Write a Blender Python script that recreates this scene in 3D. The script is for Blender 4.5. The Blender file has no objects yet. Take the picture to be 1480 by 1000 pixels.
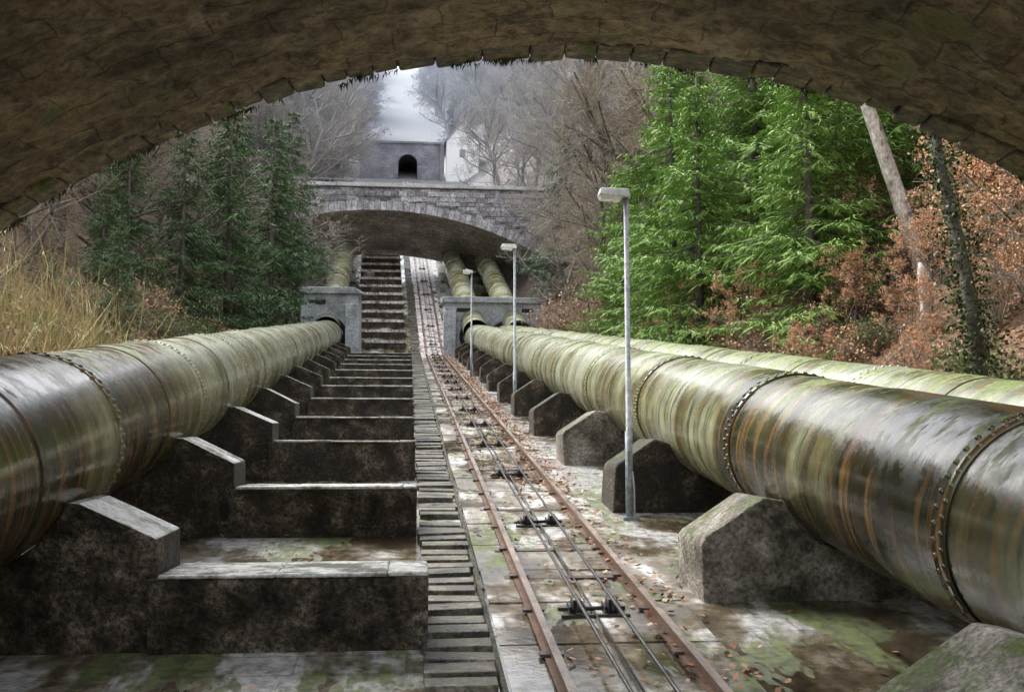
import bpy, math, random, bmesh
from mathutils import Vector, Matrix, noise
R=random.Random(7)
rad=math.radians
s=rad(7.4); TH=rad(5.66); PT=rad(5.7)
cs,sn=math.cos(s),math.sin(s)
def S(x,d,z): return Vector((x, d*cs-z*sn, d*sn+z*cs))
def H(dx,c,z): return Vector((dx*math.cos(TH)+c*math.sin(TH), -dx*math.sin(TH)+c*math.cos(TH), z))
G=-2.54
def bz(D):
    if D<66: return G
    if D<305: return G+.31*(D-66)
    return G+.31*239+.02*(D-305)
def shift(D):
    return 0 if D<66 else -.03*(min(D,310)-66)
def l0(D): return -4.7-.022*min(max(D,0),66)
def N(x,y,z=0): return noise.noise(Vector((x,y,z)))
def tz(X,D):
    x=X-shift(D); k=min(max((D-130)/80,0),1)
    if x>7.6: t=x-7.6; sl=.85-.38*k
    elif x<l0(D): t=l0(D)-x; sl=.7-.25*k
    else: return bz(D)
    tt=t if t<40 else 40+(t-40)*.4
    h=sl*(tt-.6*(1-math.exp(-tt/.6)))
    h+=min(1,t/2.5)*(.5*N(X*.35,D*.35)+.18*N(X*1.3,D*1.3,5)+ min(t/12,1)*1.8*N(X*.07,D*.07,3))
    return bz(D)+h
# ---------------------------------------------------------------- mesh builder
class MB:
    def __init__(s_): s_.v=[]; s_.f=[]; s_.m=[]; s_.sm=[]
    def face(s_,pts,m=0,sm=False):
        b=len(s_.v); s_.v.extend([tuple(p) for p in pts]); s_.f.append(tuple(range(b,b+len(pts)))); s_.m.append(m); s_.sm.append(sm)
    def hexa(s_,p,m=0,mt=None):
        b=len(s_.v); s_.v.extend([tuple(q) for q in p])
        for i,f in enumerate([(3,2,1,0),(4,5,6,7),(0,1,5,4),(1,2,6,5),(2,3,7,6),(3,0,4,7)]):
            s_.f.append(tuple(b+j for j in f)); s_.m.append(mt if (i==1 and mt is not None) else m); s_.sm.append(False)
    def box(s_,x0,x1,y0,y1,z0,z1,T=lambda x,y,z:Vector((x,y,z)),m=0,mt=None):
        s_.hexa([T(x0,y0,z0),T(x1,y0,z0),T(x1,y1,z0),T(x0,y1,z0),T(x0,y0,z1),T(x1,y0,z1),T(x1,y1,z1),T(x0,y1,z1)],m,mt)
    def tube(s_,pts,rs,n=6,m=0,cap=True,sm=True):
        pts=[Vector(p) for p in pts]; b=len(s_.v); K=len(pts)
        for i,p in enumerate(pts):
            d=(pts[min(i+1,K-1)]-pts[max(i-1,0)])
            if d.length<1e-6: d=Vector((0,0,1))
            d.normalize()
            a=d.cross(Vector((0,0,1))) if abs(d.z)<.9 else d.cross(Vector((0,1,0)))
            a.normalize(); c=d.cross(a); r=rs[i] if hasattr(rs,'__len__') else rs
            for j in range(n):
                t=2*math.pi*j/n; s_.v.append(tuple(p+a*(r*math.cos(t))+c*(r*math.sin(t))))
        for i in range(K-1):
            for j in range(n):
                s_.f.append((b+i*n+j,b+i*n+(j+1)%n,b+(i+1)*n+(j+1)%n,b+(i+1)*n+j)); s_.m.append(m); s_.sm.append(sm)
        if cap:
            s_.f.append(tuple(b+j for j in range(n))[::-1]); s_.m.append(m); s_.sm.append(False)
            s_.f.append(tuple(b+(K-1)*n+j for j in range(n))); s_.m.append(m); s_.sm.append(False)
    def prism(s_,poly,y0,y1,T,m=0,mt=None,zoff=0,topz=.3):
        n=len(poly); f=[T(x,y0,z) for x,z in poly]; k=[T(x,y1,z+(zoff if z>G+.05 else 0)) for x,z in poly]
        b=len(s_.v); s_.v.extend([tuple(q) for q in f+k])
        s_.f.append(tuple(range(b,b+n))); s_.m.append(m); s_.sm.append(False)
        s_.f.append(tuple(range(b+2*n-1,b+n-1,-1))); s_.m.append(m); s_.sm.append(False)
        for i in range(n):
            j=(i+1)%n
            nx=poly[j][1]-poly[i][1]; nz=-(poly[j][0]-poly[i][0]); l=math.hypot(nx,nz) or 1
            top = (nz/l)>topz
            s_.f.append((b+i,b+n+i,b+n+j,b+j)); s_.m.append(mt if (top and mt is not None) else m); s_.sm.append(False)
    def obj(s_,name,mats,parent=None,matrix=None,link=True,bevel=0):
        me=bpy.data.meshes.new(name); me.from_pydata(s_.v,[],s_.f)
        for mm in mats: me.materials.append(mm)
        me.polygons.foreach_set('material_index',s_.m); me.polygons.foreach_set('use_smooth',s_.sm); me.update()
        o=bpy.data.objects.new(name,me)
        if link: bpy.context.scene.collection.objects.link(o)
        if matrix is not None: o.matrix_world=matrix
        if parent: o.parent=parent
        if bevel:
            w=o.modifiers.new('w','WELD'); w.merge_threshold=.0005
            bv=o.modifiers.new('b','BEVEL'); bv.width=bevel; bv.segments=2; bv.limit_method='ANGLE'; bv.angle_limit=rad(25)
        return o
def empty(name):
    e=bpy.data.objects.new(name,None); bpy.context.scene.collection.objects.link(e); e.empty_display_size=.2; return e
# ---------------------------------------------------------------- materials
def mk(name):
    m=bpy.data.materials.new(name); m.use_nodes=True; t=m.node_tree; return m,t,t.nodes['Principled BSDF']
def nd(t,ty,**k):
    n=t.nodes.new(ty)
    for a,b in k.items(): setattr(n,a,b)
    return n
def ramp(t,fac,stops,interp='LINEAR'):
    r=t.nodes.new('ShaderNodeValToRGB'); r.color_ramp.interpolation=interp
    e=r.color_ramp.elements
    while len(e)<len(stops): e.new(.5)
    for i,(p,c) in enumerate(stops):
        e[i].position=p; e[i].color=(c,c,c,1) if not hasattr(c,'__len__') else (*c,1)
    t.links.new(fac,r.inputs[0]); return r.outputs[0]
def nz(t,vec,scale,detail=4,rough=.6,dist=0):
    n=nd(t,'ShaderNodeTexNoise'); n.inputs['Scale'].default_value=scale; n.inputs['Detail'].default_value=min(detail,4)
    n.inputs['Roughness'].default_value=rough; n.inputs['Distortion'].default_value=dist
    t.links.new(vec,n.inputs['Vector']); return n.outputs['Fac']
def mapv(t,vec,sc):
    m=nd(t,'ShaderNodeMapping'); m.inputs['Scale'].default_value=sc; t.links.new(vec,m.inputs['Vector']); return m.outputs[0]
def mix(t,f,a,b,mode='MIX'):
    n=nd(t,'ShaderNodeMix',data_type='RGBA',blend_type=mode)
    for sock,val in ((n.inputs[0],f),(n.inputs[6],a),(n.inputs[7],b)):
        if hasattr(val,'is_linked'): t.links.new(val,sock)
        elif hasattr(val,'__len__'): sock.default_value=(*val,1)
        else: sock.default_value=val
    return n.outputs[2]
def math_(t,op,a,b=None,clamp=False):
    n=nd(t,'ShaderNodeMath',operation=op,use_clamp=clamp)
    for i,v in enumerate((a,b)):
        if v is None: continue
        if hasattr(v,'is_linked'): t.links.new(v,n.inputs[i])
        else: n.inputs[i].default_value=v
    return n.outputs[0]
def mrange(t,v,a,b,c=0.,d=1.):
    mr=nd(t,'ShaderNodeMapRange'); t.links.new(v,mr.inputs[0])
    for i,q in enumerate((a,b,c,d)): mr.inputs[i+1].default_value=q
    return mr.outputs[0]
def haze(t,col,y0=52,y1=165,c=(.46,.49,.55),mx=.97):  # distance haze painted into the base colour, paler with world Y
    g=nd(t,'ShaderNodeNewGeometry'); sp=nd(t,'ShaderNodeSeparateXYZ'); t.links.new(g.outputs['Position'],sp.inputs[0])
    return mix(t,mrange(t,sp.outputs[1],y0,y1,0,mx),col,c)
def upfac(t,lo=.3,hi=.9):
    g=nd(t,'ShaderNodeNewGeometry'); sp=nd(t,'ShaderNodeSeparateXYZ'); t.links.new(g.outputs['Normal'],sp.inputs[0])
    return mrange(t,sp.outputs[2],lo,hi)
def bump(t,p,h,st,dist=.02):
    b=nd(t,'ShaderNodeBump'); b.inputs['Strength'].default_value=st; b.inputs['Distance'].default_value=dist
    t.links.new(h,b.inputs['Height']); t.links.new(b.outputs[0],p.inputs['Normal'])
def rocky(name,stops,scale=1.5,rough=(.55,.9),bst=.6,bd=.03,moss=0,mosscol=(.055,.08,.014),fine=14,hz=False,mul=.55,mossup=True,stretch=(1,1,1)):
    m,t,p=mk(name); co=nd(t,'ShaderNodeTexCoord').outputs['Object']; co=mapv(t,co,stretch)
    a=nz(t,co,scale,4,.7); f=nz(t,co,fine,4,.75)
    col=ramp(t,a,stops); fr=ramp(t,f,[(.35,mul),(.65,1.45)]); col=mix(t,1.0,col,fr,'MULTIPLY')
    if moss:
        mo=ramp(t,nz(t,co,scale*1.7+.6,4,.7),[(.62-moss*.35,0.),(.75-moss*.3,1.)])
        if mossup: mo=math_(t,'MULTIPLY',mo,upfac(t,-.1,.7))
        col=mix(t,mo,col,mix(t,ramp(t,f,[(.35,0.),(.65,1.)]),mosscol,tuple(c*2.2 for c in mosscol)))
    if hz: col=haze(t,col)
    t.links.new(col,p.inputs['Base Color'])
    t.links.new(ramp(t,a,[(.35,rough[0]),(.6,rough[1])]),p.inputs['Roughness'])
    bump(t,p,f,bst,bd)
    return m
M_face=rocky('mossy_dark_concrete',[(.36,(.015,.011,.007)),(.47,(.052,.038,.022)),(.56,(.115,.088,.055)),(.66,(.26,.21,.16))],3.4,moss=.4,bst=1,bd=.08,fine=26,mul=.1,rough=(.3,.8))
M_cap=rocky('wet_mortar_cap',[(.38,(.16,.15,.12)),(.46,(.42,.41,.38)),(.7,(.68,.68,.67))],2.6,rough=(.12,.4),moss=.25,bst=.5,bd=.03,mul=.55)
M_sad=rocky('weathered_concrete',[(.36,(.06,.052,.034)),(.46,(.21,.185,.14)),(.56,(.36,.33,.275)),(.66,(.54,.51,.46))],1.6,moss=.4,bst=1,bd=.05,fine=24,mul=.35)
M_anchor=rocky('anchor_concrete',[(.36,(.22,.23,.25)),(.5,(.4,.42,.45)),(.64,(.5,.52,.56))],1.1,moss=.08,bst=.4,bd=.03)
M_rock=rocky('mossy_rock',[(.3,(.06,.055,.045)),(.6,(.2,.18,.16)),(.75,(.32,.3,.27))],1.8,moss=.35,bst=1,bd=.08)
M_wood=rocky('old_wood_tread',[(.36,(.025,.02,.015)),(.5,(.08,.065,.045)),(.64,(.24,.21,.165))],2.2,rough=(.2,.6),moss=.25,stretch=(1,2,1),mul=.3,fine=20)
M_black=rocky('greased_iron',[(.3,(.008,.008,.008)),(.7,(.03,.028,.025))],5,rough=(.3,.6),bst=.3)
M_rust=rocky('rusty_rail',[(.3,(.055,.032,.02)),(.5,(.12,.066,.038)),(.7,(.185,.11,.068))],3,rough=(.35,.6),bst=.4,bd=.005,fine=30)
M_slp=rocky('sleeper_steel',[(.3,(.03,.024,.02)),(.7,(.1,.07,.055))],3,rough=(.35,.7),bst=.4,bd=.005,fine=30)
M_railtop=rocky('worn_rail_head',[(.3,(.13,.09,.065)),(.7,(.28,.22,.18))],3,rough=(.2,.4),bst=.2,bd=.003,stretch=(1,.3,1))
M_galv=rocky('galvanised_steel',[(.3,(.17,.19,.21)),(.7,(.3,.32,.34))],5,rough=(.35,.55),bst=.1,bd=.002)
M_white=rocky('white_plaster',[(.3,(.8,.81,.82)),(.7,(.87,.87,.88))],.6,bst=.1,mul=.97)
M_lampw=rocky('lamp_housing_paint',[(.3,(.4,.42,.4)),(.7,(.55,.55,.53))],4,rough=(.4,.5),bst=.05,mul=.85)
M_lens=rocky('lamp_lens_plastic',[(.3,(.55,.55,.5)),(.7,(.65,.65,.6))],4,rough=(.2,.3),bst=.02,mul=.9)
M_roof=rocky('slate_roof',[(.3,(.3,.31,.33)),(.7,(.38,.4,.42))],3,bst=.4)
M_dark=rocky('dark_interior',[(.3,(.01,.01,.012)),(.7,(.03,.03,.034))],3)
M_dim=rocky('portal_interior',[(.3,(.05,.055,.07)),(.7,(.08,.085,.1))],3)
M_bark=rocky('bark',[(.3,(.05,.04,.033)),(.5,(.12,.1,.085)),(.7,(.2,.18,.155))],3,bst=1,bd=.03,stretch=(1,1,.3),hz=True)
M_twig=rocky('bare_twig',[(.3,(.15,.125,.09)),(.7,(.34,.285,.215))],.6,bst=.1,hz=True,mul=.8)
M_birch=rocky('pale_bark',[(.36,(.12,.1,.08)),(.44,(.4,.35,.3)),(.65,(.66,.61,.56))],2.5,bst=.8,bd=.02,stretch=(1,1,.6),moss=.1)
def foliage(name,cols,rough=.6,hz=False):
    m,t,p=mk(name); g=nd(t,'ShaderNodeNewGeometry')
    n=len(cols); col=ramp(t,g.outputs['Random Per Island'],[(i/(n-1),c) for i,c in enumerate(cols)])
    if hz: col=haze(t,col)
    t.links.new(col,p.inputs['Base Color']); p.inputs['Roughness'].default_value=rough
    p.inputs['Specular IOR Level'].default_value=.25
    return m
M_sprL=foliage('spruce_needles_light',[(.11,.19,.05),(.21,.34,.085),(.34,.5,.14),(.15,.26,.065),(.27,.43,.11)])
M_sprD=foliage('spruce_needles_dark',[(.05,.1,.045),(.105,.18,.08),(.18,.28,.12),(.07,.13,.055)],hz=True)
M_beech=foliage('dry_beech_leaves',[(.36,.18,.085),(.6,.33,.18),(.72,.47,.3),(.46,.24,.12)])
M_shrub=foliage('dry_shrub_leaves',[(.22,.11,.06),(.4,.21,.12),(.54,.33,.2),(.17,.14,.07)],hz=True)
M_litter=foliage('leaf_litter_leaves',[(.15,.062,.03),(.32,.15,.075),(.48,.27,.16),(.2,.11,.06)],.5)
M_ivy=foliage('ivy_leaves',[(.015,.03,.01),(.04,.07,.02),(.1,.14,.04)],.35)
M_reed=foliage('dry_reed',[(.42,.3,.13),(.58,.43,.22),(.3,.26,.12),(.32,.36,.14)])
M_grass=foliage('bank_grass',[(.07,.11,.03),(.16,.21,.06),(.27,.28,.12)])
m,t,p=mk('leaf_covered_ground'); M_terr=m
co=nd(t,'ShaderNodeTexCoord').outputs['Object']
col=ramp(t,nz(t,co,.5,4,.7),[(.35,(.06,.055,.028)),(.46,(.16,.1,.055)),(.56,(.26,.165,.1)),(.66,(.1,.125,.04))])
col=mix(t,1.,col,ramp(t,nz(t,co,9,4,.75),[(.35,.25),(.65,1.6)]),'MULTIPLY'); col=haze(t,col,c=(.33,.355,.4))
t.links.new(col,p.inputs['Base Color']); p.inputs['Roughness'].default_value=.85; bump(t,p,nz(t,co,7,4,.75),1,.12)
def floor(name,light,wet):
    m,t,p=mk(name); co=nd(t,'ShaderNodeTexCoord').outputs['Object']
    a=nz(t,mapv(t,co,(1,.6,1)),.75,4,.68,.3); b=nz(t,co,9,4,.75); c=nz(t,mapv(t,co,(1.3,.5,1)),1.1,4,.7)
    sp=nd(t,'ShaderNodeSeparateXYZ'); t.links.new(co,sp.inputs[0])
    pale_sheen=math_(t,'MULTIPLY',mrange(t,sp.outputs[0],1.95,2.35),mrange(t,sp.outputs[0],2.75,3.5,1.,0.))  # strip beside right rail: light concrete, with wet sheen put into the colour
    pale_sheen=math_(t,'MULTIPLY',pale_sheen,mrange(t,sp.outputs[1],6.5,9))
    a=math_(t,'ADD',a,math_(t,'MULTIPLY',pale_sheen,.09))
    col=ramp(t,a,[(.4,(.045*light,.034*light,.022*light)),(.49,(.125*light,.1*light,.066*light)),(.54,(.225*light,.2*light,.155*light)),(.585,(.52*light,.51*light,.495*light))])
    col=mix(t,1.,col,ramp(t,b,[(.35,.5),(.65,1.3)]),'MULTIPLY')
    mo=ramp(t,c,[(.54,0.),(.605,.9)]); col=mix(t,mo,col,mix(t,ramp(t,b,[(.4,0.),(.6,1.)]),(.035,.048,.008),(.12,.155,.026)))
    br=nd(t,'ShaderNodeTexBrick'); br.inputs['Scale'].default_value=1; br.inputs['Brick Width'].default_value=.8; br.inputs['Row Height'].default_value=.4
    br.inputs['Mortar Size'].default_value=.01; t.links.new(co,br.inputs['Vector'])
    col=mix(t,math_(t,'MULTIPLY',br.outputs['Fac'],.35),col,(.03,.028,.015))
    t.links.new(col,p.inputs['Base Color'])
    ro=ramp(t,nz(t,co,.6,4,.62),[(.5,wet),(.58,.4)]); t.links.new(mix(t,mo,ro,(.9,.9,.9)),p.inputs['Roughness'])
    p.inputs['Specular IOR Level'].default_value=1.
    bump(t,p,b,.25,.005)
    return m
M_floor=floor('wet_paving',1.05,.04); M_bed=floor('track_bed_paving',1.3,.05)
def pipemat(name,seed,near,rust=0.,moss=0.):
    m,t,p=mk(name); co=nd(t,'ShaderNodeTexCoord').outputs['Object']
    mp=nd(t,'ShaderNodeMapping'); mp.inputs['Location'].default_value=(seed*3.1,seed*7.7,seed); mp.inputs['Scale'].default_value=(.42,1.5,.42)
    t.links.new(co,mp.inputs[0]); st=nz(t,mp.outputs[0],1.,4,.62,.15)
    st2=nz(t,mapv(t,mp.outputs[0],(1.5,6,1.5)),1.2,4,.68,.1)
    big=nz(t,mapv(t,mp.outputs[0],(1,.3,1)),1.1,3,.6)
    sp=nd(t,'ShaderNodeSeparateXYZ'); t.links.new(co,sp.inputs[0])
    ad=mrange(t,sp.outputs[1],near,near+2.5,-.07,.06)  # bridge shade on the near length put into the colour, paler beyond
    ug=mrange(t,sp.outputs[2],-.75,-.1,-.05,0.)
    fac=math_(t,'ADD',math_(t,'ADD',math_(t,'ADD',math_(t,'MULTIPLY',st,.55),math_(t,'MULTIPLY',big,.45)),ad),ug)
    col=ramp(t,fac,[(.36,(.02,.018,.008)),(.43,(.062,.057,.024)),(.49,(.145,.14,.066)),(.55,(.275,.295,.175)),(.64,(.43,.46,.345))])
    ru=ramp(t,st2,[(.555-rust*.07,0.),(.66-rust*.07,.8)]); col=mix(t,ru,col,(.22,.12,.035))
    dk=ramp(t,st2,[(.34,.9),(.46,0.)]); col=mix(t,dk,col,(.035,.042,.018))
    f=nz(t,co,26,3,.7); bl=nz(t,co,3.2,4,.75)
    col=mix(t,1.,col,ramp(t,bl,[(.35,.6),(.6,1.15)]),'MULTIPLY')
    mo=math_(t,'MULTIPLY',ramp(t,nz(t,mapv(t,co,(.8,2.2,.8)),1.2,4,.78),[(.53-moss,0.),(.6-moss,1.)]),upfac(t,.4,.95))
    col=mix(t,mo,col,mix(t,ramp(t,f,[(.4,0.),(.6,1.)]),(.065,.09,.015),(.2,.27,.045)))
    t.links.new(col,p.inputs['Base Color'])
    ro=ramp(t,bl,[(.38,.36),(.58,.14)]); ro=mix(t,mo,ro,(.85,.85,.85)); t.links.new(ro,p.inputs['Roughness'])
    p.inputs['Specular IOR Level'].default_value=.75
    bump(t,p,math_(t,'ADD',math_(t,'MULTIPLY',st2,.3),math_(t,'ADD',math_(t,'MULTIPLY',f,.25),mo)),.35,.01)
    return m
def masonry(name,c1,c2,mort,bw,rh,mode,hz=False,moss=.0,ms=.02,dist=.12,lo=.55):
    m,t,p=mk(name); tc=nd(t,'ShaderNodeTexCoord'); co=tc.outputs['Object']
    if mode=='UV': v=tc.outputs['UV']
    else:
        sp=nd(t,'ShaderNodeSeparateXYZ'); t.links.new(co,sp.inputs[0]); cb=nd(t,'ShaderNodeCombineXYZ')
        t.links.new(sp.outputs[0],cb.inputs[0]); t.links.new(sp.outputs[2 if mode=='XZ' else 1],cb.inputs[1]); v=cb.outputs[0]
    nn=nd(t,'ShaderNodeTexNoise'); nn.inputs['Scale'].default_value=2.5; nn.inputs['Detail'].default_value=3; t.links.new(co,nn.inputs['Vector'])
    va=nd(t,'ShaderNodeVectorMath',operation='MULTIPLY_ADD'); t.links.new(nn.outputs['Color'],va.inputs[0]); va.inputs[1].default_value=(dist,dist,0); t.links.new(v,va.inputs[2])
    br=nd(t,'ShaderNodeTexBrick'); t.links.new(va.outputs[0],br.inputs['Vector'])
    for k,val in (('Scale',1),('Brick Width',bw),('Row Height',rh),('Mortar Size',ms),('Mortar Smooth',.6),('Bias',0)): br.inputs[k].default_value=val
    br.inputs['Color1'].default_value=(*c1,1); br.inputs['Color2'].default_value=(*c2,1); br.inputs['Mortar'].default_value=(*mort,1)
    f=nz(t,co,6,4,.8); g=nz(t,co,.5,4,.7); sp2=nz(t,co,1.6,4,.75)
    col=mix(t,1.,br.outputs['Color'],ramp(t,f,[(.35,.4),(.65,1.55)]),'MULTIPLY')
    col=mix(t,1.,col,ramp(t,g,[(.38,lo),(.6,1.25)]),'MULTIPLY')
    if mode=='UV': # lime bloom and soot
        col=mix(t,ramp(t,sp2,[(.57,0.),(.66,.6)]),col,(.38,.335,.26)); col=mix(t,ramp(t,sp2,[(.35,.8),(.44,0.)]),col,(.042,.032,.02))
    if moss: col=mix(t,ramp(t,nz(t,co,.8,4,.75),[(.66-moss*.3,0.),(.74-moss*.3,.8)]),col,(.085,.1,.022))
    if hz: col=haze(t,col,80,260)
    t.links.new(col,p.inputs['Base Color']); p.inputs['Roughness'].default_value=.8
    bump(t,p,math_(t,'SUBTRACT',f,math_(t,'MULTIPLY',br.outputs['Fac'],.4)),1,.05)
    return m
M_soff=masonry('vault_masonry',(.175,.135,.08),(.215,.168,.105),(.12,.092,.055),.95,.38,'UV',moss=.22,ms=.012,dist=.24,lo=.45)
M_vous=rocky('voussoir_stone',[(.36,(.05,.04,.026)),(.5,(.15,.122,.082)),(.64,(.28,.235,.17))],2.2,moss=.25,mossup=False,bst=1,bd=.08,fine=8,mul=.35)
M_fb=masonry('bridge_stone',(.13,.125,.135),(.4,.38,.39),(.07,.065,.065),.75,.36,'XZ',ms=.03,dist=.08)
M_fs=masonry('bridge_vault_stone',(.34,.29,.25),(.44,.39,.34),(.24,.2,.17),.9,.6,'XY',ms=.03)
M_fv=rocky('bridge_voussoir',[(.36,(.3,.29,.3)),(.64,(.55,.53,.54))],1.1,bst=.8,bd=.04,fine=5)
M_cop=rocky('coping_stone',[(.36,(.36,.36,.35)),(.64,(.6,.6,.59))],.8,moss=.15,bst=.5,bd=.03)
M_portal=masonry('portal_stone',(.2,.2,.23),(.28,.28,.31),(.17,.17,.19),.8,.4,'XZ',hz=True)
M_bed2=rocky('steep_bed_paving',[(.38,(.26,.19,.165)),(.46,(.5,.44,.42)),(.62,(.72,.68,.67))],1.5,rough=(.15,.5),bst=.4,bd=.02,fine=6,mul=.5)
# ---------------------------------------------------------------- terrain
xs=[-170+5*i for i in range(28)]+[-30+.8*i for i in range(76)]+[31+5*i for i in range(28)]
ds=[-40+4*i for i in range(9)]+[-4+.9*i for i in range(160)]+[141+4*i for i in range(75)]
mb=MB()
for d in ds:
    for x in xs: mb.v.append(tuple(S(x,d,tz(x,d)-.05)))
nx=len(xs)
for i in range(len(ds)-1):
    for j in range(nx-1):
        mb.f.append((i*nx+j,i*nx+j+1,(i+1)*nx+j+1,(i+1)*nx+j)); mb.m.append(0); mb.sm.append(True)
mb.obj('hillside_ground',[M_terr])
mb=MB(); prev=None
for i in range(-8,111):
    d=i*1.0
    row=[S(l0(d)-.05+shift(d),d,bz(d)),S(7.5+shift(d),d,bz(d))]
    if prev: mb.face([prev[0],prev[1],row[1],row[0]])
    prev=row
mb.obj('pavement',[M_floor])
def SG(x,d,z): return S(x+shift(d),d,bz(d)+z)
mb=MB(); d=-6
while d<125:
    L=1.15
    for (a,b) in ((.70,1.0),(1.02,1.545),(1.56,2.1),(2.12,2.42)):
        if R.random()<.06 and b>2.2: continue
        jj=R.uniform(-.01,.01); mb.box(a+R.uniform(0,.01),b,d+R.uniform(0,.03),d+L-.02,-.02,.035+jj,SG,m=0 if d<60 else 1)
    d+=L
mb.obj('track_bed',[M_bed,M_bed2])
mb=MB(); d=-4
while d<120:
    st=.3*R.uniform(.9,1.1)
    w=R.uniform(-.03,.03); dz=R.uniform(-.02,.015)
    if R.random()>.04:
        a,b=R.uniform(-.025,.025),R.uniform(-.015,.015)
        T=lambda x,dd,z:SG(x,dd+(a if x>.3 else 0),z+(b if x>.3 else 0))
        mb.box(.13+w,.63+R.uniform(-.03,.02),d,d+st*.62,-.02,.07+dz,T)
    d+=st
mb.box(.64,.68,-6,66,0,.05,SG,m=1)
mb.obj('stair_walkway',[M_wood,M_face],bevel=.008)
# ---------------------------------------------------------------- funicular track
trk=empty('funicular_track')
for k,x in enumerate((1.06,2.06)):
    mb=MB()
    for a,b in [(-6,66),(66,125)]:
        n=1 if a<0 else 12
        for q in range(n):
            d0=a+(b-a)*q/n; d1=a+(b-a)*(q+1)/n
            mb.box(x-.055,x+.055,d0,d1,.03,.05,SG); mb.box(x-.012,x+.012,d0,d1,.05,.12,SG)
            mb.box(x-.03,x+.03,d0,d1,.12,.15,SG,m=0,mt=1)
    mb.obj('rail_%d'%(k+1),[M_rust,M_railtop],trk)
mb=MB(); d=-5.2
while d<120:
    if R.random()<.35: mb.box(.92,2.2,d,d+.09,.03,.047,SG)
    for x in (1.06,2.06): mb.box(x-.09,x+.09,d+.01,d+.09,.05,.07,SG,m=0)
    d+=1.15
mb.obj('sleepers',[M_slp],trk)
mb=MB()
for x in (1.42,1.72,1.57):
    if x==1.57:
        mb.tube([SG(x,-6,.06),SG(x,66,.06)],.01,6); continue
    mb.tube([SG(x,-6,.17)]+[SG(x,d,.17) for d in (10,30,50,64,66.5,80,100,125)],.016,6)
mb.obj('haul_cables',[M_black],trk)
mb=MB(); d=4.9
while d<110:
    for x in (1.42,1.72):
        mb.tube([SG(x-.04,d,.08),SG(x-.028,d,.08),SG(x-.028,d,.08),SG(x+.028,d,.08),SG(x+.028,d,.08),SG(x+.04,d,.08)],[.09,.09,.07,.07,.09,.09],14)
        for e in (-.07,.06): mb.box(x+e,x+e+.01,d-.09,d+.09,.03,.12,SG)
    mb.tube([SG(1.3,d,.08),SG(1.84,d,.08)],.016,6)
    mb.box(1.28,1.86,d-.13,d-.09,.03,.06,SG); mb.box(1.28,1.86,d+.09,d+.13,.03,.06,SG)
    d+=3.7
mb.obj('cable_rollers',[M_black],trk)
# ---------------------------------------------------------------- penstocks
PR=.75
def lpx(d): return -3.02-.0247*d
M_pu=pipemat('pipe_paint_upper',9,-20,0,-.1)
def make_pipe(A,B,ringstart,step,matn,upper,phase):
    A=Vector(A);B=Vector(B); L=(B-A).length; dr=(B-A).normalized()
    q=dr.to_track_quat('Y','Z').to_matrix().to_4x4(); mw=Matrix.Translation(A)@q
    def body(L,rings,r0=PR,n=72,plates=2):
        mb=MB(); ed=[0]+rings+[L]; ys=[]
        for i in range(len(ed)-1):
            a,b=ed[i],ed[i+1]
            for kk in range(plates): ys.append((a+(b-a)*kk/plates,a+(b-a)*(kk+1)/plates))
        for i,(a,b) in enumerate(ys):
            r=r0+(.012 if (i+phase)%2 else 0); r2=r0+(.012 if (i+1+phase)%2 else 0)
            mb.tube([(0,a,0),(0,b,0)],r,n,cap=False)
            mb.tube([(0,b-.0005,0),(0,b+.0005,0)],[r,r2],n,cap=False,sm=False)
        for y in rings:
            mb.tube([(0,y-.08,0),(0,y-.078,0),(0,y+.078,0),(0,y+.08,0)],[r0+.005,r0+.016,r0+.016,r0+.005],n,cap=False,sm=True)
            for off in (-.045,.045):
                nr=46
                for j in range(nr):
                    a=2*math.pi*(j+(.5 if off>0 else 0))/nr
                    ax=Vector((math.cos(a),0,math.sin(a))); c=ax*(r0+.014)+Vector((0,y+off,0))
                    u=Vector((0,1,0)); w=ax.cross(u); b0=len(mb.v)
                    for rr,hh in ((.024,0),(.018,.014)):
                        for jj in range(6):
                            tt=jj*math.pi/3; mb.v.append(tuple(c+ax*hh+u*(rr*math.cos(tt))+w*(rr*math.sin(tt))))
                    mb.v.append(tuple(c+ax*.02))
                    for jj in range(6):
                        k2=(jj+1)%6
                        mb.f.append((b0+jj,b0+k2,b0+6+k2,b0+6+jj)); mb.f.append((b0+6+jj,b0+6+k2,b0+12)); mb.m+= [0,0]; mb.sm+=[True,True]
        return mb
    rings=[]; y=ringstart
    while y<L-1: rings.append(y); y+=step
    o=body(L,rings).obj('penstock_pipe',[matn],matrix=mw)
    A2=Vector(upper[0]);B2=Vector(upper[1]); L2=(B2-A2).length
    mw2=Matrix.Translation(A2)@(B2-A2).to_track_quat('Y','Z').to_matrix().to_4x4()
    o2=body(L2,[4*i+2. for i in range(int(L2/4))]).obj('upper_section',[M_pu],matrix=mw2)
    o2.parent=o; o2.matrix_parent_inverse=mw.inverted()
    return o
d0=-5
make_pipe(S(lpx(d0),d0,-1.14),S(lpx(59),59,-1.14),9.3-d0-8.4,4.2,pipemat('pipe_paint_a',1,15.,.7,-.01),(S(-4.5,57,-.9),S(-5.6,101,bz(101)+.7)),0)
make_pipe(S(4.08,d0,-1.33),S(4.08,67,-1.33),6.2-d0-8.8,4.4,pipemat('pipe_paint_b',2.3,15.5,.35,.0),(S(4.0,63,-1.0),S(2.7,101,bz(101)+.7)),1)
make_pipe(S(6.0,d0,-1.33),S(6.0,67,-1.33),8.0-d0-8.8,4.4,pipemat('pipe_paint_c',5.2,9,0,.03),(S(6.6,63,-1.0),S(5.3,101,bz(101)+.7)),0)
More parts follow.
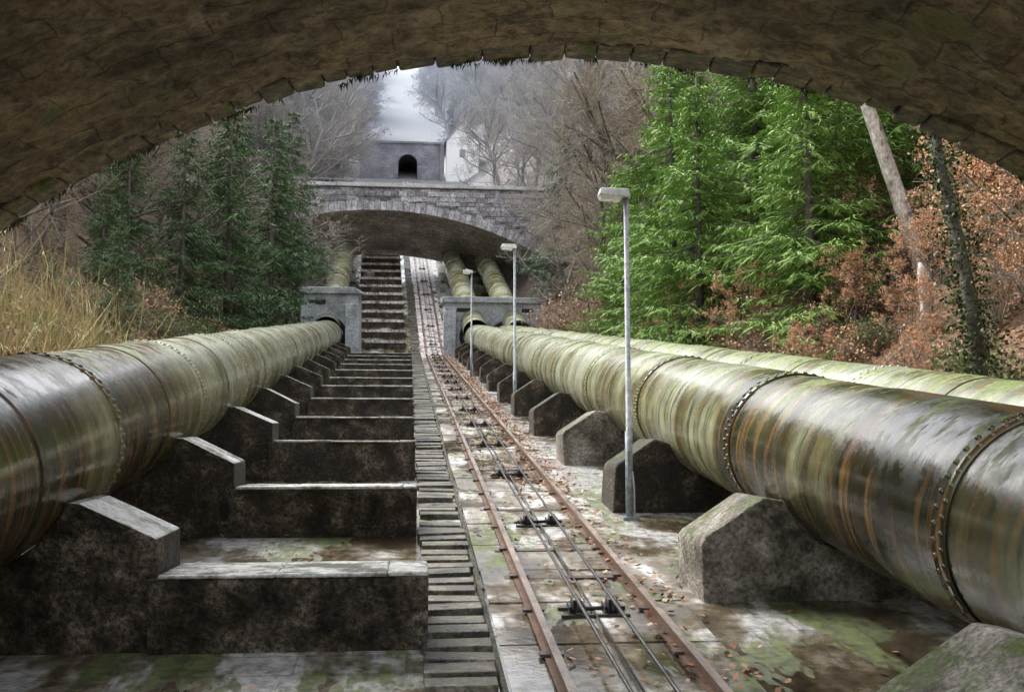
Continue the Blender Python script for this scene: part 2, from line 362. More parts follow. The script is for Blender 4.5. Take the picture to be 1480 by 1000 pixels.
# ---------------------------------------------------------------- supports
def arc(cx,cz,r,a0,a1,n=14):
    return [(cx+r*math.cos(rad(a0+(a1-a0)*i/n)),cz+r*math.sin(rad(a0+(a1-a0)*i/n))) for i in range(n+1)]
d=3.8; kb=0
while d<56:
    cx=lpx(d); j=R.uniform(-.03,.03)
    poly=[(cx-1.3,G-.1),(cx+1.36,G-.1),(cx+1.36,-1.68+j),(cx+.80,-1.42)]
    poly+=arc(cx,-1.14,.765,-21,-159)+[(cx-.80,-1.42),(cx-1.3,-1.68)]
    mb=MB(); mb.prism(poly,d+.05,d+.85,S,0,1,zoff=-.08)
    h=-1.97+j; dd0=d; xr=(.2,.18,.12)[min(kb,2)]; kb+=1
    def W(x,dd,z): return S(x,dd,z-.13*(dd-dd0) if z>G+.1 else z)
    mb.box(cx+1.3,xr-.02,d,d+.8,G-.1,h,W,0)
    x=cx+1.38; xe=xr+R.uniform(-.03,.01)
    while x<xe-.05:
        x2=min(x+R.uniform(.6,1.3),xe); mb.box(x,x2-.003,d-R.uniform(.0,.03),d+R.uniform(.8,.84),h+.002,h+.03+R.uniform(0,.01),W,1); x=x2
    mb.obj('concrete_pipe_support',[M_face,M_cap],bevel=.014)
    d+=4.03
rd=[4.7,9.0]+[13.2+4.28*i for i in range(12)]
for d in rd:
    j=R.uniform(-.04,.04); c1,c2=4.08,6.0
    poly=[(c1-1.44,G-.1),(c2+1.2,G-.1),(c2+1.2,-1.94),(c2+.82,-1.62)]
    poly+=arc(c2,-1.33,.765,-22,-150)+[(5.04,-1.72)]+arc(c1,-1.33,.765,-30,-157)
    poly+=[(c1-.90,-1.58+j*.5),(c1-1.40+j,-1.92+j),(c1-1.44+j,-1.98+j)]
    mb=MB(); mb.prism(poly,d,d+.85,S,0,None,zoff=-.1)
    mb.obj('concrete_pipe_support',[M_sad if d<12 or 17<d<19 else M_face,M_cap],bevel=.03)
st=empty('upper_step_blocks'); mb=MB(); d=67
while d<105:
    dd0=d
    def W(x,dd,z): return S(x+shift(dd0),dd,bz(dd0)+z-.13*(dd-dd0))
    mb.box(-3.4,-.25,d,d+1.15,-.6,.38,W,0); mb.box(-3.45,-.2,d-.04,d+1.15,.382,.56,W,1); d+=2.1
mb.obj('blocks',[M_face,M_bed2],st)
def anchor(x0,x1,d0,d1,zt,pipes,slots):
    mb=MB(); Gd=G-.2
    mb.box(x0+.1,x1-.1,d0+.1,d1,Gd,zt-.35,S,0)
    for q,(a,b) in enumerate(((x0,x0+.75),(x1-.75,x1))): mb.box(a,b,d0-.5,d0+.12,Gd,zt-.9,S,0)
    poly=[(x0-.1,zt-.35),(x1+.25,zt-.35),(x1-.3,zt),(x0-.1,zt)]
    mb.prism(poly,d0-.15,d1+.1,S,0,1)
    for x,z in pipes: mb.tube([S(x,d0+.12,z),S(x,d0-.12,z),S(x,d0-.12,z)],[1.0,.95,.8],40,m=2)
    for a,b in slots: mb.box(a,b,d0+.06,d0+.2,zt-.95,zt-.7,S,2)
    mb.obj('pipe_anchor_block',[M_anchor,M_cap,M_dark],bevel=.03)
anchor(-5.9,-2.75,57.5,62,1.45,[(lpx(57),-1.14)],[(-5.5,-4.6)])
anchor(2.1,8.3,65,69,1.15,[(4.08,-1.33),(6.0,-1.33)],[(2.9,3.8),(7.0,7.8)])
# ---------------------------------------------------------------- near bridge
nb=empty('stone_arch_bridge')
AR=9.4; AX=.45; AB=-5.53; C0=4.6; C1=10.0
def apt(a,r=AR): return (AX+r*math.sin(a),AB+r*math.cos(a))
amax=math.asin(8.2/AR)
me=bpy.data.meshes.new('vault'); vs=[];fs=[];uv=[]
na,nc=300,110
for i in range(na+1):
    a=-amax+2*amax*i/na
    for j in range(nc+1):
        c=C0+(C1-.35-C0)*j/nc
        k=math.floor(c/.38+.3); ko=(a*AR/.95+.5*(k%2))
        r=AR+.07*N(a*9,c*1.1)+.05*N(a*34,c*3)+.03*N(a*90,c*9)+.01*N(math.floor(ko)*3.7,k*5.1,2)
        x,z=apt(a,r); vs.append(tuple(H(x,c,z))); uv.append((a*AR,c))
for i in range(na):
    for j in range(nc): fs.append((i*(nc+1)+j,i*(nc+1)+j+1,(i+1)*(nc+1)+j+1,(i+1)*(nc+1)+j))
me.from_pydata(vs,[],fs); u=me.uv_layers.new(name='UVMap')
for l in me.loops: u.data[l.index].uv=uv[l.vertex_index]
me.materials.append(M_soff)
for pl in me.polygons: pl.use_smooth=True
o=bpy.data.objects.new('vault_soffit',me); bpy.context.scene.collection.objects.link(o); o.parent=nb
mb=MB(); a=-amax
while a<amax:
    w=R.uniform(.2,.5)/AR; dr=R.uniform(-.02,.02); dc=R.uniform(-.07,.07); g=.004/AR
    P=[]
    for rr in (AR+dr,AR+.75):
        for aa,c in ((a+g,C1-.42),(a+w-g,C1-.42),(a+w-g,C1+dc),(a+g,C1+dc)):
            x,z=apt(aa,rr+R.uniform(-.02,.02)); P.append(H(x,c+R.uniform(-.02,.02),z))
    mb.hexa(P); a+=w
mb.obj('voussoir_ring',[M_vous],nb,bevel=.03)
mb=MB()
for i in range(46):
    a=R.uniform(-.62,.6); nn=R.randint(8,40); c=C1+R.uniform(-.05,.06); wd=R.uniform(.003,.012)
    for _ in range(nn):
        aa=a+R.gauss(0,wd); x,z=apt(aa,AR+.01); b=H(x,c+R.gauss(0,.02),z); l=R.uniform(.02,.08)
        e=b+Vector((R.gauss(0,.02),R.gauss(0,.02),-l)); w_=Vector((R.uniform(.004,.01),0,0)); mb.face([b-w_,b+w_,e])
mb.obj('hanging_moss_tufts',[M_ivy],nb)
mb=MB(); ZT=5.6; HW=18
for cf in (C0,C1-.06):
    for i in range(na//2):
        a0=-amax+4*amax*i/na; a1=-amax+4*amax*(i+1)/na
        x0,z0=apt(a0,AR+.03); x1,z1=apt(a1,AR+.03)
        mb.face([H(x0,cf,z0),H(x1,cf,z1),H(x1,cf,ZT),H(x0,cf,ZT)])
    for sgn in (-1,1):
        x0=AX+sgn*8.2; x1=sgn*HW
        mb.face([H(x0,cf,-5),H(x1,cf,-5),H(x1,cf,ZT),H(x0,cf,ZT)])
for sgn in (-1,1):
    x0=AX+sgn*8.2; mb.face([H(x0,C0,-5),H(x0,C1-.06,-5),H(x0,C1-.06,apt(amax)[1]),H(x0,C0,apt(amax)[1])])
mb.face([H(-HW,C0,ZT-.6),H(HW,C0,ZT-.6),H(HW,C1,ZT-.6),H(-HW,C1,ZT-.6)])
mb.box(-HW,HW,C1-.4,C1+.06,ZT,ZT+.25,H); mb.box(-HW,HW,C0-.06,C0+.4,ZT,ZT+.25,H)
mb.obj('spandrel_walls',[M_vous],nb)
# ---------------------------------------------------------------- far bridge
fb=empty('stone_arch_bridge')
Yf=76.4; Yb=84.5; FR=24.4; FX=-2.44; FZ=17.73-FR; hs=math.asin(16/FR); TOP=19.45; DROP=1.85
XL,XR=-30,26
def fpt(a,r=FR): return (FX+r*math.sin(a),FZ+r*math.cos(a))
mb=MB(); n=48
for i in range(n):
    a0=-hs+2*hs*i/n; a1=-hs+2*hs*(i+1)/n
    x0,z0=fpt(a0); x1,z1=fpt(a1)
    mb.face([(x0,Yf,z0),(x1,Yf,z1),(x1,Yf,TOP),(x0,Yf,TOP)],0)
    mb.face([(x1,Yb,z1-DROP),(x0,Yb,z0-DROP),(x0,Yb,TOP),(x1,Yb,TOP)],0)
    mb.face([(x0,Yf,z0),(x0,Yb,z0-DROP),(x1,Yb,z1-DROP),(x1,Yf,z1)],1,True)
for sg,xe in ((-1,XL),(1,XR)):
    x0,z0=fpt(sg*hs)
    for y in (Yf,Yb): mb.face([(x0,y,3),(xe,y,3),(xe,y,TOP),(x0,y,TOP)],0)
    mb.face([(x0,Yf,3),(x0,Yb,3),(x0,Yb,z0),(x0,Yf,z0)],1)
mb.face([(XL,Yf,TOP-.5),(XR,Yf,TOP-.5),(XR,Yb,TOP-.5),(XL,Yb,TOP-.5)],0)
mb.obj('masonry',[M_fb,M_fs],fb)
mb=MB(); z=6.
while z<TOP-.02:
    hh=R.uniform(.3,.42); x=XL
    while x<XR:
        w=R.uniform(.45,1.0); xm=x+w/2
        rin=min(math.hypot(xx-FX,zz-FZ) for xx in (x,x+w) for zz in (z,z+hh)) if abs(xm-FX)<17 else 99
        if z+hh<TOP and (rin>FR+.72 and (rin<98 or abs(xm-FX)>=17)) and -12<x<20:
            p=R.uniform(.0,.07); q=lambda:R.uniform(-.02,.02)
            mb.box(x+.02,x+w-.02,Yf-.01-p,Yf+.05,z+.02+q()*.5,z+hh-.02+q()*.5,m=R.choice((0,0,1,2)))
        x+=w
    z+=hh
M_f1=rocky('facing_stone_a',[(.36,(.24,.22,.24)),(.64,(.42,.39,.42))],1.5,bst=1,bd=.06,fine=6)
M_f2=rocky('facing_stone_b',[(.36,(.34,.32,.32)),(.64,(.55,.53,.53))],1.5,bst=1,bd=.06,fine=6)
M_f3=rocky('facing_stone_c',[(.36,(.15,.14,.15)),(.64,(.29,.26,.28))],1.5,bst=1,bd=.06,fine=6,moss=.2,mossup=False)
mb.obj('facing_stones',[M_f1,M_f2,M_f3],fb)
mb=MB(); a=-hs
while a<hs:
    w=.42/FR; g=.014/FR; hh=R.choice((.62,.72,.68)); P=[]
    for rr in (FR-.03,FR+hh):
        for aa,y in ((a+g,Yf-.09-R.uniform(0,.05)),(a+w-g,Yf-.1),(a+w-g,Yf+.3),(a+g,Yf+.3)):
            x,z=fpt(aa,rr); P.append((x,y,z))
    mb.hexa(P,m=R.choice((0,0,1))); a+=w
mb.obj('voussoirs',[M_fv,M_f1],fb,bevel=.02)
mb=MB(); x=XL
while x<XR:
    w=R.uniform(.9,1.3); mb.box(x,x+w-.02,Yf-.18,Yf+.4,TOP+.01,TOP+.26+R.uniform(-.02,.02)); mb.box(x,x+w-.02,Yb-.4,Yb+.16,TOP+.01,TOP+.22); x+=w
mb.obj('coping',[M_cop],fb,bevel=.02)
mb=MB(); x=XL
while x<XR:
    mb.tube([(x,Yf+.15,TOP+.2),(x,Yf+.15,TOP+.6)],.02,6); x+=2.4
mb.tube([(XL,Yf+.15,TOP+.6),(XR,Yf+.15,TOP+.6)],.022,6)
mb.obj('iron_railing',[M_galv],fb)
# ---------------------------------------------------------------- tunnel portal and house
PD=127; pc=S(-.45,PD,bz(PD)); py=pc.y; pz=pc.z
tp=empty('tunnel_portal'); mb=MB(); w=1.15; spr=pz+1.9
top=pz+4.4; n=14
arcp=[(pc.x+w*math.cos(math.pi*i/n),spr+w*math.sin(math.pi*i/n)) for i in range(n+1)]
for i in range(n):
    (x0,z0),(x1,z1)=arcp[i],arcp[i+1]
    mb.face([(x1,py,z1),(x0,py,z0),(x0,py,top),(x1,py,top)]); mb.face([(x0,py,z0),(x1,py,z1),(x1,py+6,z1),(x0,py+6,z0)],1)
mb.face([(pc.x-5.6,py,pz-4),(pc.x-w,py,pz-4),(pc.x-w,py,top),(pc.x-5.6,py,top)])
mb.face([(pc.x+w,py,pz-4),(pc.x+4.4,py,pz-4),(pc.x+4.4,py,top),(pc.x+w,py,top)])
for sg in (-1,1): mb.face([(pc.x+sg*w,py,pz-4),(pc.x+sg*w,py+6,pz-4),(pc.x+sg*w,py+6,spr),(pc.x+sg*w,py,spr)],1)
mb.face([(pc.x-w,py+5.9,pz-4),(pc.x+w,py+5.9,pz-4),(pc.x+w,py+5.9,top),(pc.x-w,py+5.9,top)],1)
mb.box(pc.x-5.8,pc.x+4.6,py-.2,py+3,top,top+.25,m=2)
mb.box(pc.x-5.8,pc.x-5.3,py-.3,py+.1,pz-4,top-.01,m=2); mb.box(pc.x+3.9,pc.x+4.4,py-.3,py+.1,pz-4,top-.01,m=2)
for i in range(n):
    a0=math.pi*i/n+.02; a1=math.pi*(i+1)/n-.02; P=[]
    for rr in (w+.02,w+.4):
        P+= [(pc.x+rr*math.cos(a0),py-.12,spr+rr*math.sin(a0)),(pc.x+rr*math.cos(a1),py-.12,spr+rr*math.sin(a1)),(pc.x+rr*math.cos(a1),py+.1,spr+rr*math.sin(a1)),(pc.x+rr*math.cos(a0),py+.1,spr+rr*math.sin(a0))]
    mb.hexa(P,2)
mb.obj('portal_wall',[M_portal,M_dim,M_portal],tp)
hs_=empty('white_house'); hx=4.2; hy=py-1; hz0=pz-.5
mb=MB(); W2=3.9; ev=pz+4.6; rg=pz+6.9
mb.face([(hx,hy,hz0),(hx+W2,hy,hz0),(hx+W2,hy,ev),(hx+W2/2,hy,rg),(hx,hy,ev)])
mb.face([(hx,hy,hz0),(hx,hy,ev),(hx,hy+7,ev),(hx,hy+7,hz0)]); mb.face([(hx+W2,hy,hz0),(hx+W2,hy,ev),(hx+W2,hy+7,ev),(hx+W2,hy+7,hz0)])
mb.obj('walls',[M_white],hs_)
mb=MB()
for sg in (-1,1):
    e=hx+W2/2+sg*(W2/2+.3); ez=ev-.3
    mb.hexa([(e,hy-.25,ez),(hx+W2/2,hy-.25,rg+.05),(hx+W2/2,hy+7.3,rg+.05),(e,hy+7.3,ez),(e,hy-.25,ez+.14),(hx+W2/2,hy-.25,rg+.19),(hx+W2/2,hy+7.3,rg+.19),(e,hy+7.3,ez+.14)])
mb.box(hx+2.6,hx+3.1,hy+3,hy+3.5,rg-.9,rg+.8)
mb.obj('roof',[M_roof],hs_)
mb=MB(); mb.box(hx+1.6,hx+2.3,hy-.04,hy+.02,pz+2.6,pz+3.6)
mb.obj('windows',[M_roof],hs_)
# ---------------------------------------------------------------- street lamps
def lamp(x,D,h):
    e=empty('street_lamp'); b=S(x,D,G)
    mb=MB()
    mb.tube([b,b+Vector((0,0,1.1)),b+Vector((0,0,1.1)),b+Vector((0,0,h))],[.048,.048,.036,.033],12)
    mb.box(b.x-.1,b.x+.1,b.y-.1,b.y+.1,b.z-.02,b.z+.03)
    mb.box(b.x-.03,b.x+.03,b.y-.062,b.y-.045,b.z+.5,b.z+.85)
    mb.tube([b+Vector((.06,-.03,0)),b+Vector((.055,-.04,.4)),b+Vector((.03,-.05,.6))],.012,6,m=1)
    mb.tube([b+Vector((.0,0,h-.02)),b+Vector((-.1,0,h+.03))],.03,8)
    mb.obj('post',[M_galv,M_lampw],e)
    mb=MB(); z=b.z+h; X0,X1=b.x-.37,b.x+.05
    T=lambda x,y,q: Vector((x,y,q+.06*(b.x-x)))
    mb.hexa([T(X0,b.y-.09,z),T(X1,b.y-.07,z),T(X1,b.y+.07,z),T(X0,b.y+.09,z),T(X0+.03,b.y-.06,z+.1),T(X1-.02,b.y-.05,z+.12),T(X1-.02,b.y+.05,z+.12),T(X0+.03,b.y+.06,z+.1)])
    mb.obj('lamp_head',[M_lampw],e,bevel=.012)
    mb=MB(); mb.hexa([T(X0+.03,b.y-.07,z-.05),T(X1-.14,b.y-.06,z-.05),T(X1-.14,b.y+.06,z-.05),T(X0+.03,b.y+.07,z-.05),T(X0+.01,b.y-.08,z),T(X1-.1,b.y-.07,z),T(X1-.1,b.y+.07,z),T(X0+.01,b.y+.08,z)])
    mb.obj('lens',[M_lens],e)
lamp(2.78,12.8,4.12); lamp(2.75,26.9,4.35); lamp(2.5,42,4.3)
# ---------------------------------------------------------------- vegetation
def leafquad(mb,c,u,v,m=0): mb.face([c-u*.5,c+v*.5,c+u*.5,c-v*.5],m)
def rv(rr): return Vector((rr.gauss(0,1),rr.gauss(0,1),rr.gauss(0,1))).normalized()
UP=Vector((0,0,1))
def spruce(seed,h,r,mleaf,dens=1.,gap=.12):
    q=random.Random(seed); mb=MB()
    mb.tube([(0,0,-.6),(0,0,h*.4),(0,0,h)],[h*.013+.03,h*.009+.02,.01],8,m=0)
    z=h*.04
    while z<h*.985:
        k=1-z/h; L0=r*min(1.,1.25*k**.8)*(.82+.18*math.sin(z*2.3+seed))+.15
        for b in range(q.randint(4,6)):
            if q.random()<gap: continue
            a=q.uniform(0,2*math.pi); L=L0*q.uniform(.6,1.1)
            dirh=Vector((math.cos(a),math.sin(a),0)); side=Vector((-dirh.y,dirh.x,0))
            n=max(4,int(L/.2)); pts=[]
            for i in range(n+1):
                tt=i/n; pts.append(Vector((0,0,z+q.uniform(-.02,.02)))+dirh*(L*tt)+Vector((0,0,L*(.1*(k<.3)*tt-.55*tt+.33*tt*tt))))
            mb.tube([pts[0],pts[n//2],pts[n]],[.024,.016,.005],3,m=0,cap=False)
            for i in range(1,n+1):
                tt=i/n
                if tt<.12: continue
                wd=min(.85,.4*L*(1-tt)**.6+.16)
                for sg in (-1,1):
                    for _ in range(int(dens)+(q.random()<dens%1)):
                        l=wd*q.uniform(.5,1.15); p0=pts[i]+dirh*q.uniform(-.1,.1)
                        dv=(side*sg+dirh*q.uniform(.3,1.2)+Vector((0,0,q.uniform(-.9,-.05)))).normalized()
                        nv=(UP+rv(q)*.6).normalized(); wv=dv.cross(nv).normalized()
                        w=q.uniform(.018,.034); m_=p0+dv*l*.55+UP*.03
                        mb.face([p0-wv*w*.6,m_-wv*w,p0+dv*l,m_+wv*w],1)
                        for _k in range(3 if l>.3 else 1):
                            f=q.uniform(.15,.9); p1=p0+dv*l*f; s2=q.choice((-1,1))
                            d2=(dv*.8+wv*s2*q.uniform(.5,1.1)+Vector((0,0,q.uniform(-.6,.05)))).normalized(); l2=q.uniform(.1,.24); w2=d2.cross(nv).normalized()*q.uniform(.014,.028)
                            mb.face([p1-w2,p1+d2*l2,p1+w2],1)
        z+=h*.015+.06
    return mb.obj('spruce_tree',[M_bark,mleaf],link=False).data
def baretree(seed,h,spread=.9,depth=5,mtrunk=None,up=.25,lean=(0,0),leaf=None,nleaf=0,r0=None,droop=0,nb0=10,t0=.22,wob=.16,k0=1.):
    q=random.Random(seed); mb=MB(); tips=[]
    def grow(p,d,L,r,dep):
        n=(5 if dep==0 else 3) if dep<3 else 2; pts=[p]; dd=d.copy()
        for i in range(n):
            dd=(dd+rv(q)*(wob if dep==0 else .16)*(1+dep*.3)+Vector((0,0,(up if dep<4 else -droop)*.12*(wob/.16 if dep==0 else 1)))).normalized(); pts.append(pts[-1]+dd*(L/n))
        mb.tube(pts,[r*(1-.45*i/n) for i in range(n+1)] ,9 if dep==0 else (5 if dep<2 else 3),m=0 if dep<2 else 1,cap=False)
        if dep>=depth: tips.append(pts[-1]); tips.append(pts[-2]); return
        nb=(nb0 if dep==0 else (5 if dep==1 else 4))
        for i in range(nb):
            tt=q.uniform(t0,1.) if dep==0 else q.uniform(.2,1.)
            k=min(int(tt*n),n-1); pp=pts[k].lerp(pts[k+1],tt*n-k)
            s2=rv(q); s2=(s2-dd*s2.dot(dd)).normalized()
            nd_=(dd*q.uniform(.3,1.)+s2*spread+Vector((0,0,up))).normalized()
            grow(pp,nd_,L*q.uniform(.42,.66)*(1.15-.4*tt)*(k0 if dep==0 else 1),max(r*.5*(1-.3*tt)*(.6+.4*k0 if dep==0 else 1),.009),dep+1)
    d0=Vector((lean[0],lean[1],1)).normalized()
    grow(Vector((0,0,-.4)),d0,h*.62,r0 or h*.014+.02,0)
    for _ in range(nleaf):
        c=q.choice(tips)+rv(q)*q.uniform(0,.16); u=rv(q); v=u.cross(rv(q)).normalized()
        l=q.uniform(.035,.07); leafquad(mb,c,u*l*1.5,v*l,2)
    return mb.obj('bare_tree',[mtrunk or M_bark,M_twig]+([leaf] if leaf else []),link=False).data
def shrubm(seed,h,r,leaf,n,size=.07):
    q=random.Random(seed); mb=MB(); tips=[]
    for i in range(34):
        a=q.uniform(0,6.28); k=q.uniform(.1,1); top=Vector((math.cos(a)*r*k,math.sin(a)*r*k,h*q.uniform(.5,1)*(1.1-.4*k)))
        mid=top*.5+Vector((q.uniform(-.1,.1),q.uniform(-.1,.1),.15*h))
        mb.tube([(0,0,-.2),mid,top],[.016,.01,.004],3,m=0,cap=False)
        for j in range(8):
            b=mid.lerp(top,q.random()); e=b+rv(q)*.35*r+Vector((0,0,.12)); mb.tube([b,e],[.006,.003],3,m=0,cap=False); tips+= [b.lerp(e,.6),e]
    for _ in range(n):
        c=q.choice(tips)+rv(q)*q.uniform(0,.2); u=rv(q); v=u.cross(rv(q)).normalized(); l=size*q.uniform(.6,1.3)
        leafquad(mb,c,u*l*1.5,v*l,1)
    return mb.obj('shrub',[M_twig,leaf],link=False).data
def put(me,name,X,D,sc=1,rot=None,dz=0,parent=None):
    o=bpy.data.objects.new(name,me); bpy.context.scene.collection.objects.link(o)
    p=S(X,D,tz(X,D)); o.location=p+Vector((0,0,dz-.05)); o.rotation_euler=(0,0,R.uniform(0,6.28) if rot is None else rot)
    o.scale=(sc,sc,sc)
    if parent: o.parent=parent
    return o
spL=[spruce(11,10,3.4,M_sprL,2.3,.17),spruce(12,10,3.2,M_sprL,2.3,.17)]
spD=[spruce(21,11,2.9,M_sprD,1.7,.12),spruce(22,11,2.5,M_sprD,1.7,.12)]
bt=[baretree(31,13,.8),baretree(32,12,1.,up=.15),baretree(33,14,.7),baretree(34,11,1.,up=.05,droop=.8)]
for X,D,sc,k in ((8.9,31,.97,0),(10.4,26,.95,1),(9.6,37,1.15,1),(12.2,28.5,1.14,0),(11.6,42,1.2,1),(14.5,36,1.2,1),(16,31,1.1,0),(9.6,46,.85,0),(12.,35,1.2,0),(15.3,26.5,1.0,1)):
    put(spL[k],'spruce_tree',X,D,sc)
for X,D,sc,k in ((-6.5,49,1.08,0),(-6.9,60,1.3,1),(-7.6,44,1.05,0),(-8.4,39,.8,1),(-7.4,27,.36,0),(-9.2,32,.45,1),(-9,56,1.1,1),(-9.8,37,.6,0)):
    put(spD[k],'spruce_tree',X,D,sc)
for X,D,sc,k in ((-9.6,26,.45,3),(-10.6,31,.7,1),(-12.5,28,.8,3),(-10.8,43,.95,2),(-11.5,22,.5,1),(-14,34,1,0),(-11,39,.85,3),(-13,24,.7,3),(10,55,.9,0),(9,64,.85,1),(12,60,1,2),(8.8,50,.6,3),(14,48,1,2),(-8,68,1,0),(-7.6,73,.9,3),(11,72,.9,3),(11.5,52,1,3),(13,66,1,1),(16,56,1.1,0),(14,22,.6,1)):
    put(bt[k],'bare_tree',X,D,sc)
lt=baretree(57,19,.8,4,M_birch,lean=(-.31,.03),r0=.215,up=.1,nb0=9,t0=.62,wob=.03,k0=.5); put(lt,'leaning_beech_tree',12.75,24.6,1,rot=0)
lt2=baretree(52,17,.8,4,M_bark,lean=(-.26,0),r0=.16,up=.1,nb0=9,t0=.55,wob=.04,k0=.5); put(lt2,'bare_tree',15.6,28,1,rot=0)
lt3=baretree(53,8,1.,4,M_bark,leaf=M_beech,nleaf=9500,r0=.08)
for X,D,sc,ro in ((11.0,17.0,.7,0),(13.2,21,.8,2),(9.3,28,.5,4),(11.9,18.8,.75,1),(9.0,33,.5,3),(15.2,23,1.,5),(10.6,15.5,.55,2.5),(10.6,24,.4,2),(12.6,28,.6,0),(10.2,20.3,.3,3),(11.4,21.8,.34,1),(9.4,18.2,.26,5),(12.2,23,.36,2),(9.0,22.5,.3,0)): put(lt3,'beech_tree',X,D,sc,rot=ro)
q=random.Random(3); b=S(10.9,21,tz(10.9,21)); mb=MB(); mb.tube([b-Vector((0,0,.3)),b+Vector((-.02,0,.7)),b+Vector((-.06,0,1.3)),b+Vector((-.1,.02,1.5))],[.13,.11,.1,.03],9); mb.obj('tree_stump',[M_birch])
X,D=8.05,13.9; b=S(X,D,tz(X,D)); mb=MB(); pts=[b+Vector((.15*math.sin(z*.9)-.05*z,.1*math.cos(z),z)) for z in (-.3,.8,1.8,2.8,3.8,5,6.5)]
mb.tube(pts,[.13,.12,.11,.1,.09,.07,.05],8)
for i in range(6500):
    z=6.2*q.random()**1.4; k=min(int((z+.3)/1.05),5); c=pts[k].lerp(pts[k+1],q.random()); a=q.uniform(0,6.28); rr=(.12+abs(q.gauss(0,.17))*(1.3-.1*z))*(1 if N(z*1.2,3)>-.1 else .5)
    c=c+Vector((math.cos(a)*rr,math.sin(a)*rr,q.uniform(-.2,.2))); u=rv(q); v=u.cross(rv(q)).normalized(); l=q.uniform(.03,.055); leafquad(mb,c,u*l*1.3,v*l,1)
mb.obj('ivy_covered_tree',[M_bark,M_ivy])
sh=[shrubm(61,1.6,1.1,M_shrub,700,.055),shrubm(62,1.2,1.,M_beech,600,.055),shrubm(63,1.,1.,M_grass,900,.06)]
for i in range(215):
    D=R.uniform(11,64); X=R.choice((1,1,1,-1,-1))
    X=8.1+abs(R.gauss(0,3.6))+ (0 if D>16 else .6) if X>0 else l0(D)-.8-abs(R.gauss(0,3.))
    put(R.choice(sh),'dry_shrub',X,D,R.uniform(.5,1.25))
for X,D,sc in ((8.2,52,1.9),(9,49,1.7),(8.4,58,2.),(9.8,54,2.2),(8.3,46,1.4)): put(sh[0],'dry_shrub',X,D,sc)
mb=MB()
for i in range(1900):
    D=R.uniform(13,25); X=l0(D)-.6-abs(R.gauss(0,1.6))- (0 if R.random()<.8 else 1); b=S(X,D,tz(X,D)); h=R.uniform(1.,2.4)*(1.5 if R.random()<.25 else 1); ln=Vector((R.gauss(0,.2),R.gauss(0,.2),1)).normalized()
    w=Vector((R.uniform(-1,1),R.uniform(-1,1),0)).normalized()*R.uniform(.007,.014); t1=b+ln*h*.6; t2=b+ln*h+Vector((R.gauss(0,.35),R.gauss(0,.35),-.15))
    mb.face([b-w,b+w,t1+w*.8,t1-w*.8]); mb.face([t1-w*.8,t1+w*.8,t2])
    for _ in range(4):
        k=b+ln*h*R.uniform(.2,.95); e=k+Vector((R.gauss(0,.28),R.gauss(0,.28),R.uniform(-.25,.25))); mb.face([k,k.lerp(e,.4)+w*1.3,e])
mb.obj('dry_reeds',[M_reed])
for i in range(26):
    D=R.uniform(12,45); X=8.+abs(R.gauss(0,1.6)); r=R.uniform(.15,.5)
    bm=bmesh.new(); bmesh.ops.create_icosphere(bm,subdivisions=3,radius=r)
    for v in bm.verts: v.co*=1+.45*N(v.co.x*2/r+i*7,v.co.y*2/r,v.co.z*2/r)
    me=bpy.data.meshes.new('rock'); bm.to_mesh(me); bm.free(); me.materials.append(M_rock)
    put(me,'mossy_rock',X,D,1)
def litter(name,n,fx,mat_,size=(.03,.06),zo=.05):
    mb=MB()
    for i in range(n):
        X,D=fx(); z=(bz(D)+zo if l0(D)<X-shift(D)<7.5 else tz(X,D)+.03)
        c=S(X,D,z+R.uniform(0,.02)); u=Vector((R.gauss(0,1),R.gauss(0,1),R.gauss(0,.3))).normalized(); v=u.cross(Vector((R.gauss(0,.3),R.gauss(0,.3),1))).normalized(); l=R.uniform(*size)
        leafquad(mb,c,u*l*1.5,v*l)
    return mb.obj(name,[mat_])
def f1():
    D=14+50*R.random()**.9 if R.random()<.95 else R.uniform(6,14); X=R.choice((R.gauss(2.15,.12),R.gauss(2.35,.15),R.gauss(1.8,.25),R.uniform(1.1,2.6))); return X,D
litter('fallen_leaves',9000,f1,M_litter)
def f2(): return R.uniform(-3.2,7),R.uniform(5,40)
litter('fallen_leaves',500,f2,M_litter,zo=.02)
def f3():
    D=9+45*R.random()**1.3; return (7.7+abs(R.gauss(0,3.2)),D) if R.random()<.7 else (l0(D)-.1-abs(R.gauss(0,3)),D)
litter('fallen_leaves',26000,f3,M_litter,(.05,.1))
df=empty('distant_forest'); n=0
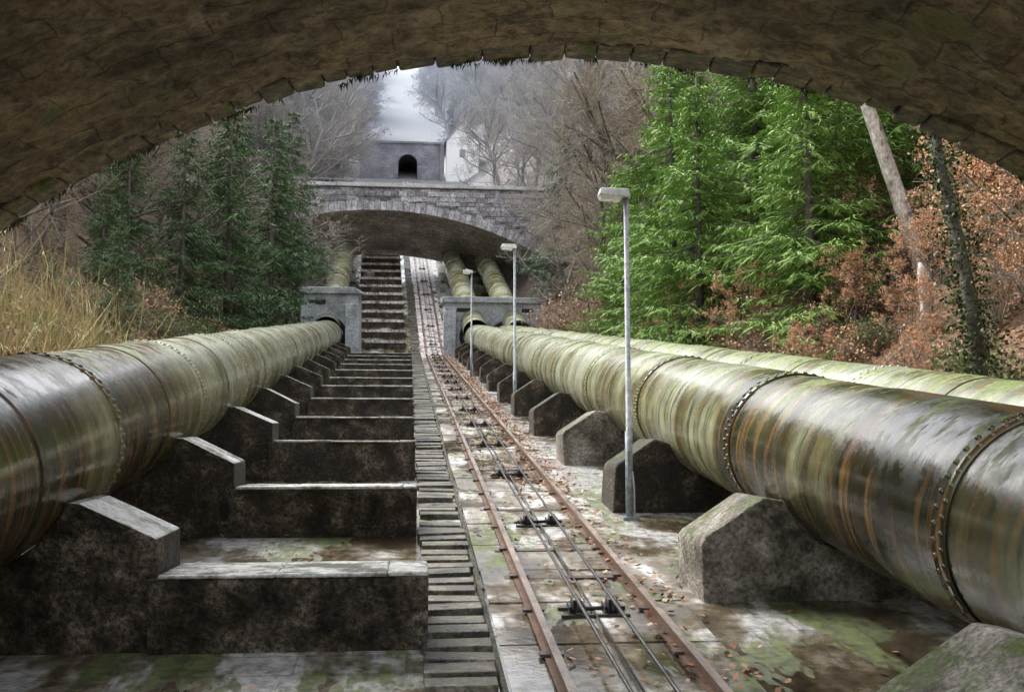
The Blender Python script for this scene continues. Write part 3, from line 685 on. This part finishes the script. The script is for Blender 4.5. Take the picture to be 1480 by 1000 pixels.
while n<680:
    D=38+262*R.random(); t=1.5+abs(R.gauss(0,1))*17
    side=R.choice((-1,1)); sh_=shift(D)
    if D>142: t=t*.8-(3.5 if side<0 else 1.)
    X=(7.6+t+sh_) if side>0 else (l0(D)-t+sh_)
    if D<70 and t<4: continue
    if 74<S(X,D,0).y<86 and t<9: continue
    if 113<D<142 and -9<X<11: continue
    if D>142 and t<-3.2+(D-142)*(.008 if side<0 else .04): continue
    me=R.choice(bt+bt+spD[:2]) if side<0 else R.choice(bt+bt+bt+[spD[0]])
    if D>190: me=R.choice(bt+spD+spD)
    put(me,'tree',X,D,R.uniform(.75,1.2)*(1 if D<190 else .8),parent=df); n+=1
for i in range(26):
    D=R.uniform(90,124); X=l0(D)+shift(D)-R.uniform(1,9); put(R.choice(bt),'tree',X,D,R.uniform(.9,1.3),parent=df)
for i in range(14):
    D=R.uniform(128,142); X=9.5+shift(D)+R.uniform(2,9); put(R.choice(bt+[spD[1],spD[1]]),'tree',X,D,R.uniform(.7,1.1),parent=df)
# ---------------------------------------------------------------- light, camera
w=bpy.data.worlds.new('World'); bpy.context.scene.world=w; w.use_nodes=True; t=w.node_tree
bg=t.nodes['Background']; sk=t.nodes.new('ShaderNodeTexSky'); sk.sky_type='NISHITA'; sk.sun_disc=False
el=rad(48); az=rad(-50)
sk.sun_elevation=el; sk.sun_rotation=az; sk.dust_density=4; sk.air_density=1.2; sk.ozone_density=1
hsn=t.nodes.new('ShaderNodeHueSaturation'); hsn.inputs['Saturation'].default_value=.22; hsn.inputs['Value'].default_value=3.5
t.links.new(sk.outputs[0],hsn.inputs['Color']); t.links.new(hsn.outputs[0],bg.inputs['Color']); bg.inputs['Strength'].default_value=.15
L=bpy.data.lights.new('sun','SUN'); L.energy=1.5; L.angle=rad(30); L.color=(1,.97,.92)
lo=bpy.data.objects.new('sun',L); bpy.context.scene.collection.objects.link(lo)
dirv=Vector((math.sin(az)*math.cos(el),math.cos(az)*math.cos(el),math.sin(el)))
lo.rotation_euler=dirv.to_track_quat('Z','Y').to_euler(); lo.location=(0,0,60)
cam=bpy.data.cameras.new('camera'); cam.lens=36*1500/1480; cam.sensor_width=36; cam.clip_end=2000; cam.clip_start=.05
co_=bpy.data.objects.new('camera',cam); bpy.context.scene.collection.objects.link(co_)
co_.rotation_euler=(math.pi/2+PT,0,-TH); bpy.context.scene.camera=co_
sc=bpy.context.scene; sc.view_settings.view_transform='Standard'; sc.view_settings.look='None'; sc.view_settings.exposure=0
